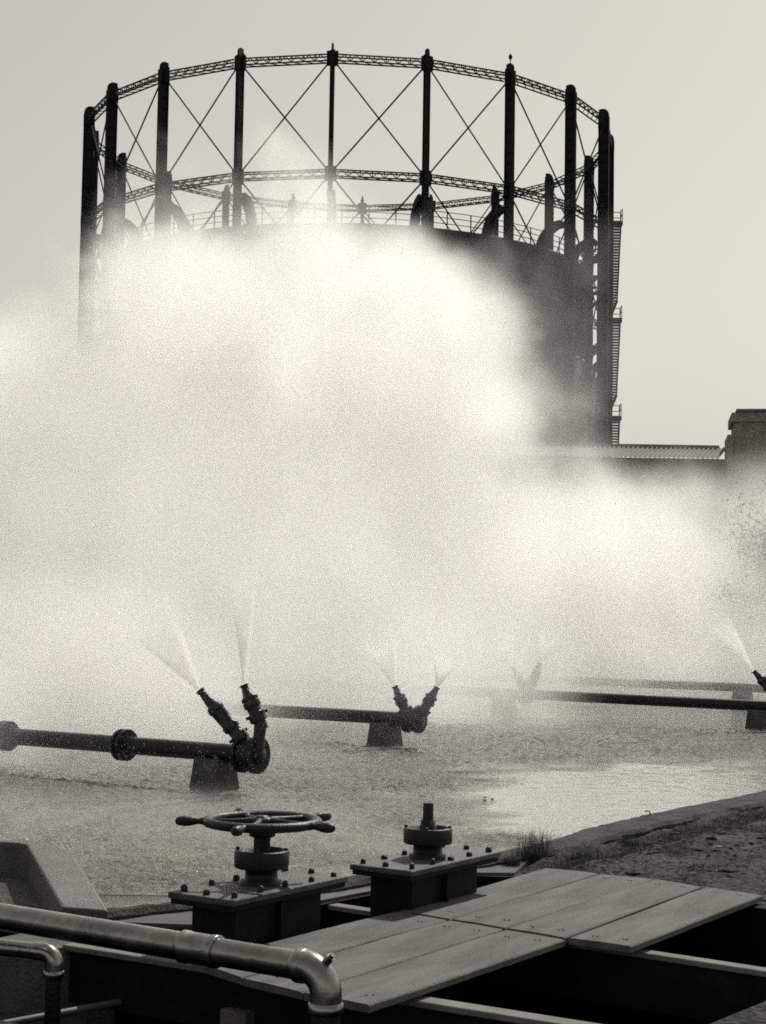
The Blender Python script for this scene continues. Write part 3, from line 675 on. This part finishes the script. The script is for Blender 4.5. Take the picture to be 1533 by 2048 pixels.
# concrete block and kerb behind the thin pipe
bmb = bmesh.new(); bmesh.ops.create_cube(bmb, size=1); bmesh.ops.subdivide_edges(bmb, edges=bmb.edges[:], cuts=9, use_grid_fill=True)
for v in bmb.verts:
    v.co = Vector((v.co.x*.62, v.co.y*.42, v.co.z*3.35)); nz_ = mnoise.fractal(v.co*6, .9, 2, 4); v.co += Vector((v.co.x, v.co.y, 0)).normalized()*nz_*.018; v.co.z += (nz_*.012 if v.co.z > 1 else 0)
me = bpy.data.meshes.new('concrete_block'); bmb.to_mesh(me); bmb.free(); me.materials.append(M['concrete'])
o = link('concrete_block', me, None, (-1.66, 8.33, -1.575), (0, 0, R_(52))); tag(o, 'broken concrete block at the corner of the pit', 'block')
MB_ = MB().tube((-1.75, 8.62, .12), (-3.2, 9.55, .12), .06, n=16); tag(MB_.build('clay_pipe', M['concrete']), 'pale stub of clay pipe lying behind the concrete block', 'pipe')
MB_ = MB().tube((-1.9, 7.35, -.12), (-1.15, 8.1, -.12), .018, n=10); tag(MB_.build('iron_rod', M['frp']), 'thin rod sticking out of the pit wall below the block', 'rod')

# small things floating on the quiet water
for x, y in ((1.01,15.85),(1.09,15.94),(1.03,16.1),(1.42,17.39),(1.5,17.41),(.55,14.2)):
    o = MB().lathe([(.001,-.004),(.03,-.003),(.036,.006),(.02,.018),(.001,.02)], 7, smooth=False).build('floating_leaf', M['nail']); o.location = (x, y, .002); o.scale = (rb.uniform(.4,.7), rb.uniform(.3,.5), .7)
    tag(o, 'tiny dark leaf afloat on the quiet water', 'leaf', 'flecks afloat on the pond')

# ------------------------------------------------------------------ water drops: jets, falling drops, splashes
rd = random.Random(3)
octf = [(0,2,4),(2,1,4),(1,3,4),(3,0,4),(2,0,5),(1,2,5),(3,1,5),(0,3,5)]
def drop(V, F, p, d, rr_, ln):
    d = d.normalized(); u = d.orthogonal().normalized(); v = d.cross(u); o = len(V)
    V.extend([p+u*rr_, p-u*rr_, p+v*rr_, p-v*rr_, p+d*ln, p-d*ln]); F.extend([(a+o, b+o, c+o) for a, b, c in octf])
def drops_obj(name, V, F, label, group=None):
    me = bpy.data.meshes.new(name); me.from_pydata([tuple(p) for p in V], [], F); me.materials.append(M['drop']); me.update()
    return tag(link(name, me), label, 'spray', group, 'stuff')
def in_rain(x, y):
    q = math.hypot((x-4.1)/3.6, (y-15.6)/4.9)+fbm(x, y, .6)*.3
    return q > 1.0 and y-(10.6+1.12*x) > .9 and x < 9+.2*y
V, F = [], []
while len(V) < 6*16000:
    y = rd.uniform(12.5, 27); x = rd.uniform(-.27*y, .05*y-.2); z = rd.uniform(.02, 2.2)
    if not in_rain(x, y): continue
    rr_ = rd.uniform(.0008, .0017); drop(V, F, Vector((x, y, z)), Vector((.28+rd.gauss(0,.05), rd.gauss(0,.05), -1)), rr_, rr_*rd.uniform(3, 7))
drops_obj('falling_drops', V, F, 'drops of spray raining back onto the pond')
def rain_amount(x, y):
    q = math.hypot((x-4.1)/3.6, (y-15.6)/4.9)+fbm(x, y, .6)*.3
    a = min(1, max(0, (q-.86)/.3)); b = min(1, max(0, (y-(10.6+1.12*x)+fbm(x, y, .8)*.6-.1)/1.4)); return a*b
def choppy(x0, x1, y0, y1, cell, amp):
    nx, ny = int((x1-x0)/cell), int((y1-y0)/cell); mb = MB(); vs = []; idx = {}; fs = []
    def inside(x, y): return y > 10.25+1.12*x+.12*max(0, -x) and x > -2.0+.28*(10.9-y) if y < 12 else y > 10.4+1.35*x
    for j in range(ny+1):
        for i in range(nx+1):
            x, y = x0+i*cell, y0+j*cell
            if not inside(x, y): continue
            r = rain_amount(x, y); e = min(1, (y-y0)/.4, (y1-y)/.4, (x-x0)/.4, (x1-x)/.4)
            h = 0
            if r > .01: h = r*amp*(.5+.8*(.5+.5*mnoise.noise(Vector((x*1.1, y*1.1, 5))))) * max(0, .45+mnoise.fractal(Vector((x*14, y*14, 0)), .6, 2.3, 3))
            h += r*.012*(mnoise.noise(Vector((x*3.5, y*2.2, 7)))+.6)+.003*(mnoise.noise(Vector((x*5, y*3, 2)))+1); h = max(0, h)
            idx[i, j] = len(vs); vs.append((x, y, .003+h*max(0, e)))
    for j in range(ny):
        for i in range(nx):
            q = [idx.get(k) for k in ((i, j), (i+1, j), (i+1, j+1), (i, j+1))]
            if None not in q: fs.append(tuple(q))
    mb.add(vs, fs, True); return mb.build('rained_water', M['water'])
o = choppy(-4.8, 6.2, 10.3, 19.0, .03, .027); tag(o, 'choppy water surface beaten by falling spray', kind='structure')
o = choppy(-6.5, 8.5, 19.0, 27.0, .05, .034); tag(o, 'choppy water surface beaten by falling spray farther out', kind='structure')
V, F = [], []
cnt = 0
while cnt < 150000:
    y = 10.8+rd.random()**1.6*16; x = rd.uniform(-.26*y, .26*y)
    if y < 11.4 and x < -1.3-.294*(y-8.52): continue
    if rain_amount(x, y) < .3+.5*rd.random() or mnoise.noise(Vector((x*2.2, y*2.2, 9))) < rd.uniform(-.6, .5): continue
    cnt += 1; rr_ = rd.uniform(.0009, .0022); h = .008+abs(rd.gauss(0, .022)); p = Vector((x, y, h)); a = rd.uniform(0, 6.28); n_ = len(V); ln = rr_*rd.uniform(1.5, 4)
    V.extend([p+Vector((rr_*math.cos(a+t), rr_*math.sin(a+t), -ln)) for t in (0, 2.09, 4.19)]+[p+Vector((0, 0, ln))]); F.extend([(n_, n_+1, n_+3), (n_+1, n_+2, n_+3), (n_+2, n_, n_+3), (n_+2, n_+1, n_)])
cnt = 0
while cnt < 9000:
    y = 10.9+abs(rd.gauss(0, 1.7)); x = rd.gauss(-.9, 1.1)
    if y < 11.0 or (y < 11.4 and x < -1.3-.294*(y-8.52)) or rain_amount(x, y) < .35 or mnoise.noise(Vector((x*1.6, y*1.6, 4))) < rd.uniform(-.1, .45): continue
    cnt += 1; rr_ = rd.uniform(.0022, .005); drop(V, F, Vector((x, y, .01+abs(rd.gauss(0, .03)))), Vector((rd.gauss(0,.5), rd.gauss(0,.5), 1)), rr_, rr_*rd.uniform(1.2, 2.4))
drops_obj('splash_drops', V, F, 'splashes jumping off the rained-on pond surface')

# ------------------------------------------------------------------ the cloud of mist over the pond
def make_mist(name, lo, hi, res, blobs, dens, label, seed=0.0, nscale=.22, amp=1.6, thr=.18):
    vm = bpy.data.materials.new(name); vm.use_nodes = True; t = vm.node_tree; t.nodes.clear()
    mo = t.nodes.new('ShaderNodeOutputMaterial'); pv = t.nodes.new('ShaderNodeVolumePrincipled')
    pv.inputs['Color'].default_value = (1.0,.996,.987,1); pv.inputs['Density'].default_value = dens; pv.inputs['Anisotropy'].default_value = .66; pv.inputs['Density Attribute'].default_value = 'density'
    t.links.new(pv.outputs[0], mo.inputs['Volume'])
    ng = bpy.data.node_groups.new(name, 'GeometryNodeTree'); ng.interface.new_socket('Geometry', in_out='INPUT', socket_type='NodeSocketGeometry'); ng.interface.new_socket('Geometry', in_out='OUTPUT', socket_type='NodeSocketGeometry')
    N = ng.nodes.new; Lk = ng.links.new
    def mth(op, a, b=None, c=None):
        n = N('ShaderNodeMath'); n.operation = op
        for i, x in enumerate((a, b, c)):
            if x is None: continue
            if isinstance(x, (int, float)): n.inputs[i].default_value = x
            else: Lk(x, n.inputs[i])
        return n.outputs[0]
    pos = N('GeometryNodeInputPosition').outputs[0]
    def noise(scale, detail, sq=(1,1,1), off=0):
        vm_ = N('ShaderNodeVectorMath'); vm_.operation = 'MULTIPLY_ADD'; Lk(pos, vm_.inputs[0]); vm_.inputs[1].default_value = sq; vm_.inputs[2].default_value = (seed+off, seed*1.7, off*.6)
        n = N('ShaderNodeTexNoise'); n.inputs['Scale'].default_value = scale; n.inputs['Detail'].default_value = detail; n.inputs['Roughness'].default_value = .58; n.inputs['Distortion'].default_value = .6; Lk(vm_.outputs[0], n.inputs['Vector'])
        return n.outputs[0]
    nz = mth('ADD', mth('MULTIPLY_ADD', noise(nscale, 5, (1, .8, .8)), amp, -amp*.5), mth('MULTIPLY_ADD', noise(nscale*3.2, 3, (1, .8, 1), 7.3), .5, -.25))
    tot = None
    for c, rad, k, na, soft in blobs:
        v1 = N('ShaderNodeVectorMath'); v1.operation = 'SUBTRACT'; Lk(pos, v1.inputs[0]); v1.inputs[1].default_value = c
        v2 = N('ShaderNodeVectorMath'); v2.operation = 'DIVIDE'; Lk(v1.outputs[0], v2.inputs[0]); v2.inputs[1].default_value = rad
        v3 = N('ShaderNodeVectorMath'); v3.operation = 'LENGTH'; Lk(v2.outputs[0], v3.inputs[0])
        e = mth('ADD', mth('SUBTRACT', 1.0, v3.outputs['Value']), mth('MULTIPLY', nz, na))
        mr = N('ShaderNodeMapRange'); mr.interpolation_type = 'SMOOTHSTEP'; mr.inputs['From Min'].default_value = 0.0; mr.inputs['From Max'].default_value = soft; mr.inputs['To Max'].default_value = k; Lk(e, mr.inputs[0])
        tot = mr.outputs[0] if tot is None else mth('MAXIMUM', tot, mr.outputs[0])
    tex = N('ShaderNodeMapRange'); tex.inputs['From Min'].default_value = .3; tex.inputs['From Max'].default_value = .7; tex.inputs['To Min'].default_value = .1; tex.inputs['To Max'].default_value = 1.9; Lk(noise(.6, 6, (1, 1, .5), 3.7), tex.inputs[0])
    tot = mth('MULTIPLY', tot, tex.outputs[0])
    vc = N('GeometryNodeVolumeCube'); Lk(tot, vc.inputs['Density'])
    vc.inputs['Min'].default_value = lo; vc.inputs['Max'].default_value = hi
    for a, r in zip('XYZ', res): vc.inputs['Resolution '+a].default_value = r
    sm = N('GeometryNodeSetMaterial'); sm.inputs['Material'].default_value = vm; Lk(vc.outputs[0], sm.inputs[0])
    go = N('NodeGroupOutput'); Lk(sm.outputs[0], go.inputs[0])
    vd = bpy.data.volumes.new(name); o = bpy.data.objects.new(name, vd); col.objects.link(o); vd.materials.append(vm)
    md = o.modifiers.new('mist', 'NODES'); md.node_group = ng
    return tag(o, label, 'mist', kind='stuff')
# centre, radii, density, share of the noise, softness of the edge
BL = [((-3.2,45,4.0), (8.4,12,9.2), 1.0, .8, .3), ((-4.6,43,9.0), (4.8,6,3.1), .9, .85, .3), ((-.2,43,9.2), (5.0,6,2.9), .9, .85, .3), ((.7,43.5,7.0), (4.7,8,5.2), .7, 1.0, .7), ((2.6,44,7.6), (5.0,7,5.2), .17, 1.2, .8), ((-8.0,44,3.8), (7.5,11,7.0), 1.2, .5, .45), ((-16,44,1.5), (11,12,6.8), .6, .5, .9),
      ((8,41,.3), (11,8.5,5.9), 1.2, .55, .45), ((-3.6,29,.6), (7.6,11,5.6), .6, .75, .6), ((-6.4,22,0), (5.2,8.2,3.2), .9, .6, .55), ((9,35,0), (8,4,2.8), .5, .6, .55), ((1.8,40,2.5), (4.4,7.5,3.9), .9, .6, .5), ((-4.6,22.4,0), (3.7,4,3), 2.8, .5, .55), ((-5.0,17.9,.2), (2.1,2.0,1.6), 1.8, .4, .6), ((.6,28.5,0), (3.3,4,2.8), 1.1, .6, .55), ((5.0,35,0), (3.0,3.4,2.6), 1.5, .5, .55)]
make_mist('spray_mist', (-27, 13, .02), (20, 60, 16.8), (210, 205, 84), BL, .34, 'great bright cloud of mist drifting off the spray pond and hiding the gas tank', nscale=.3)

make_mist('splash_haze', (-6.5, 10.4, .01), (3.2, 22.5, .95), (110, 130, 26), [((-1.9,13.2,.0), (3.2,2.9,.30), 1.0, .5, .6), ((-1.0,12.0,.0), (2.0,1.5,.30), 1.0, .5, .6), ((-2.5,18.6,.0), (3.6,2.2,.4), .5, .6, .6)], .22, 'low haze of splashing droplets hugging the water behind the handwheel', seed=4.0, nscale=1.1)

# ------------------------------------------------------------------ jets leaving the nozzles: hollow cones of fine spray
def jet(tip, axis, half, length, dens, label):
    axis = Vector(axis).normalized(); name = 'spray_jet'; hw = length*math.tan(half)*1.25+.03
    vm = bpy.data.materials.new('fine_spray'); vm.use_nodes = True; t = vm.node_tree; t.nodes.clear()
    mo = t.nodes.new('ShaderNodeOutputMaterial'); pv = t.nodes.new('ShaderNodeVolumePrincipled'); t.links.new(pv.outputs[0], mo.inputs['Volume'])
    pv.inputs['Color'].default_value = (.995,.99,.975,1); pv.inputs['Density'].default_value = dens; pv.inputs['Anisotropy'].default_value = .5
    ng = bpy.data.node_groups.new(name, 'GeometryNodeTree'); ng.interface.new_socket('Geometry', in_out='INPUT', socket_type='NodeSocketGeometry'); ng.interface.new_socket('Geometry', in_out='OUTPUT', socket_type='NodeSocketGeometry')
    N = ng.nodes.new; Lk = ng.links.new
    def mth(op, a, b=None, c=None):
        n = N('ShaderNodeMath'); n.operation = op
        for i, x in enumerate((a, b, c)):
            if x is None: continue
            if isinstance(x, (int, float)): n.inputs[i].default_value = x
            else: Lk(x, n.inputs[i])
        return n.outputs[0]
    pos = N('GeometryNodeInputPosition').outputs[0]; sp_ = N('ShaderNodeSeparateXYZ'); Lk(pos, sp_.inputs[0]); x, y, z = sp_.outputs
    rad = mth('SQRT', mth('ADD', mth('MULTIPLY', x, x), mth('MULTIPLY', y, y)))
    zz = mth('MAXIMUM', mth('ADD', z, .03), .001)
    q = mth('DIVIDE', rad, mth('MULTIPLY', zz, math.tan(half)))            # 0 on the axis, 1 on the cone
    shell = mth('POWER', 2.718, mth('MULTIPLY', mth('POWER', mth('DIVIDE', mth('SUBTRACT', q, .9), .16), 2.0), -1.0))
    core = mth('MULTIPLY', mth('LESS_THAN', q, .9), .18 if half > .2 else .8)
    fall = mth('DIVIDE', mth('SUBTRACT', 1.0, mth('MINIMUM', mth('DIVIDE', zz, length), 1.0)), mth('ADD', mth('MULTIPLY', zz, 7.0), .12))
    nz = N('ShaderNodeTexNoise'); nz.inputs['Scale'].default_value = 9; nz.inputs['Detail'].default_value = 3; Lk(pos, nz.inputs['Vector'])
    tot = mth('MULTIPLY', mth('MULTIPLY', mth('ADD', shell, core), fall), mth('MULTIPLY_ADD', nz.outputs[0], 1.6, .2))
    tot = mth('SUBTRACT', tot, .01)
    vc = N('GeometryNodeVolumeCube'); Lk(mth('MAXIMUM', tot, 0.0), vc.inputs['Density'])
    vc.inputs['Min'].default_value = (-hw, -hw, -.005); vc.inputs['Max'].default_value = (hw, hw, length)
    k = 72 if length > .7 else 56
    vc.inputs['Resolution X'].default_value = int(k*.8); vc.inputs['Resolution Y'].default_value = int(k*.8); vc.inputs['Resolution Z'].default_value = k
    sm = N('GeometryNodeSetMaterial'); sm.inputs['Material'].default_value = vm; Lk(vc.outputs[0], sm.inputs[0])
    go = N('NodeGroupOutput'); Lk(sm.outputs[0], go.inputs[0])
    vd = bpy.data.volumes.new(name); o = bpy.data.objects.new(name, vd); col.objects.link(o); vd.materials.append(vm)
    o.location = tip; o.rotation_euler = axis.to_track_quat('Z', 'Y').to_euler(); md = o.modifiers.new('spray', 'NODES'); md.node_group = ng
    return tag(o, label, 'spray', 'jets from the nozzles', 'stuff')
jet((-1.738,16.05,.993), (-.62,.06,.85), R_(16), 1.2, 80, 'hollow cone of spray from the long left-leaning nozzle')
jet((-1.307,15.95,1.053), (-.03,.1,1), R_(8), 1.3, 80, 'upright jet of spray from the shorter nozzle beside it')
jet((.194,21.8,.82), (-.35,.0,1), R_(19), .8, 70, 'spray from the left arm of the even V of nozzles')
jet((.751,21.8,.816), (.3,.0,1), R_(22), .5, 70, 'spray from the right arm of the even V of nozzles')
jet((2.344,29.4,.867), (-.3,.0,1), R_(18), .7, 60, 'faint spray from the left nozzle in the mist')
jet((2.821,29.4,.945), (.3,.0,1), R_(18), .7, 60, 'faint spray from the right nozzle in the mist')
jet((5.941,26.43,.954), (-.6,.0,.85), R_(11), 1.1, 60, 'spray from the nozzle at the clear end of the long pipe')
